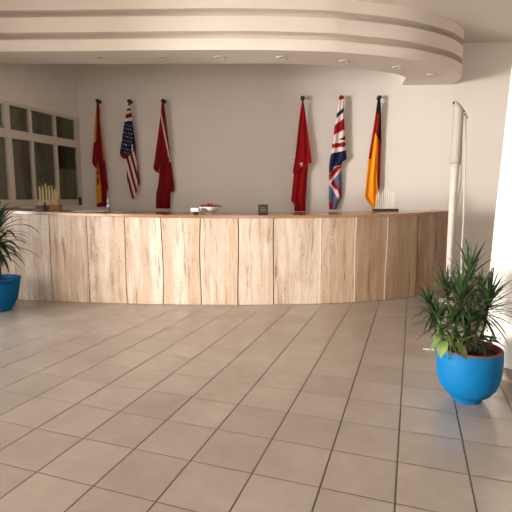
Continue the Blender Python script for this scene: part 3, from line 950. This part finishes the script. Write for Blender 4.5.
bm = bmesh.new(); tube(bm, [Vector((-.03, 0, 0)), Vector((.05, 0, .012)), Vector((.075, 0, .010))], [.006, .007, .003], 8)
o = tag(obj('spoon', bm, M['terra'], None, True, bp_ + Vector((.095, -.02, .093))), 'reddish brown handle sticking out over the right rim of the bowl', 'spoon')
# card terminal
cp = on_top(194.9, 5.74)
dev = thing('card_reader', 'small white device with a black front, left of the bowl', 'card reader', cp)
bm = box_bm((0, 0, .058), (.105, .06, .05)); bevel(obj('body', bm, M['white'], dev), .008)
bm = box_bm((.008, 0, .017), (.06, .05, .034)); bevel(obj('stand', bm, M['black'], dev), .006)
# little black sign
sp = on_top(263, 5.66)
sign = thing('table_sign', 'small upright black sign with faint pale print on the counter edge', 'sign', sp)
Mt = Matrix.Rotation(radians(-8), 4, 'X')
bevel(obj('sign_board', box_bm((0, 0, .066), (.122, .014, .130), Mt), M['card'], sign), .004)
bevel(obj('sign_foot', box_bm((0, .03, .006), (.11, .07, .012)), M['card'], sign), .003)
bm = bmesh.new()
for zc, ww in ((.088, .055), (.066, .07), (.046, .06)):
    for k in range(5):
        bx(bm, (-ww/2 + ww * (k + .5) / 5, -.0078, zc), (ww / 5 * .7, .001, .009), Mt)
obj('print', bm, M['gold'], sign)
# candle boards
def candle_board(name, label, x0, x1, Y, base_h, depth, mbase, mc, cands, rad, rows=0.0):
    c = on_top((x0 + x1) / 2, Y)
    t = thing(name, label, 'candle holder', c)
    w = at_y(x1, 205, Y).x - at_y(x0, 205, Y).x
    bevel(obj('base', box_bm((0, 0, base_h / 2), (w, depth, base_h)), mbase, t), .004)
    for x, ytop, row in cands:
        yy = row * rows
        q = at_y(x, ytop, Y + yy); X = q.x - c.x; h = q.z - c.z
        bm = bmesh.new()
        lathe(bm, [(.0005, base_h), (rad * 1.35, base_h), (rad * 1.35, base_h + .008), (rad, base_h + .012), (rad, h - .02), (rad * .55, h - .014), (rad * .35, h - .004), (.0005, h)], 12, (X, yy, 0), False, False)
        obj('candle', bm, mc, t, True)
    return t, c, w
s = 10.24
candle_board('candle_holder', 'low dark board carrying a row of slim white candles, beneath the tricolour flag', 373, 398, 6.62, .036, .09, M['dwood'], M['candle'],
    [(360 + a / s, 180 + b / s, 0) for a, b in ((168, 140), (192, 106), (214, 122), (234, 100), (253, 84), (273, 68), (293, 80), (314, 102), (334, 110), (353, 124))], .0048)
s = 12.8
t, c, w = candle_board('candle_holder', 'light wooden box of cream candles in front of the office window', 37.4, 60.2, 6.40, .075, .14, M['wood'], M['ecandle'],
    [(28 + a / s, 175 + b / s, 1) for a, b in ((145, 142), (182, 130), (223, 102), (262, 130), (301, 128), (342, 166))] +
    [(28 + a / s, 175 + b / s, -1) for a, b in ((158, 178), (192, 168), (233, 166), (273, 180), (316, 190), (364, 208))], .011, .032)
bm = box_bm((-w * .17, -.072, .034), (w * .62, .006, .05)); obj('front_panel', bm, M['dwood'], t)
# navy bell-shaped bottle
np_ = on_top(44.8, 6.22)
tag(obj('bottle', lathe_bm([(.001, 0), (.034, 0), (.037, .012), (.034, .04), (.022, .062), (.012, .075), (.010, .10), (.012, .108), (.001, .11)], 28), M['navy'], None, True, np_),
    'small navy blue bell-shaped bottle in front of the wooden candle box', 'bottle')
# steel tube
tp = on_top(108.3, 6.3)
tube_o = thing('spray_bottle', 'slim grey upright bottle below the red and yellow flag', 'bottle', tp)
obj('body', lathe_bm([(.001, 0), (.024, 0), (.024, .10), (.016, .118), (.001, .118)], 24), M['steel'], tube_o, True)
obj('cap', lathe_bm([(.001, .118), (.012, .118), (.012, .172), (.008, .178), (.001, .178)], 20), M['white'], tube_o, True)
# papers lying on the counter
pp = on_top(91, 6.15)
bm = bmesh.new()
for k, (a, dx) in enumerate(((0, 0), (.05, .01), (-.04, -.02))):
    bx(bm, (dx, 0, .004 + .005 * k), (.42, .28, .004), Matrix.Rotation(a, 4, 'Z'))
tag(obj('paper_stack', bm, M['paper'], None, False, pp), 'thin stack of white papers lying on the counter below the red and yellow flag', 'papers')

# ------------------------------------------------------------------ small things on the floor
wp = at_z(428.5, 349.6, 0)
bm = bmesh.new(); bx(bm, (0, 0, .004), (.09, .018, .006), Matrix.Rotation(-.25, 4, 'Z'))
tag(obj('paper_strip', bm, M['paper'], None, False, wp), 'narrow white paper strip on the floor tiles, left of the bright blue pot', 'paper')
bp2 = at_z(21.2, 299.2, 0)
bm = lathe_bm([(.001, 0), (.034, 0), (.034, .008), (.026, .05), (.018, .078), (.001, .08)], 20)  # small white object of no certain kind
tag(obj('cup', bm, M['white'], None, True, Vector((bp2.x, 5.66, 0))), 'small white upturned cup on the floor against the counter, beside the deep blue pot', 'cup')
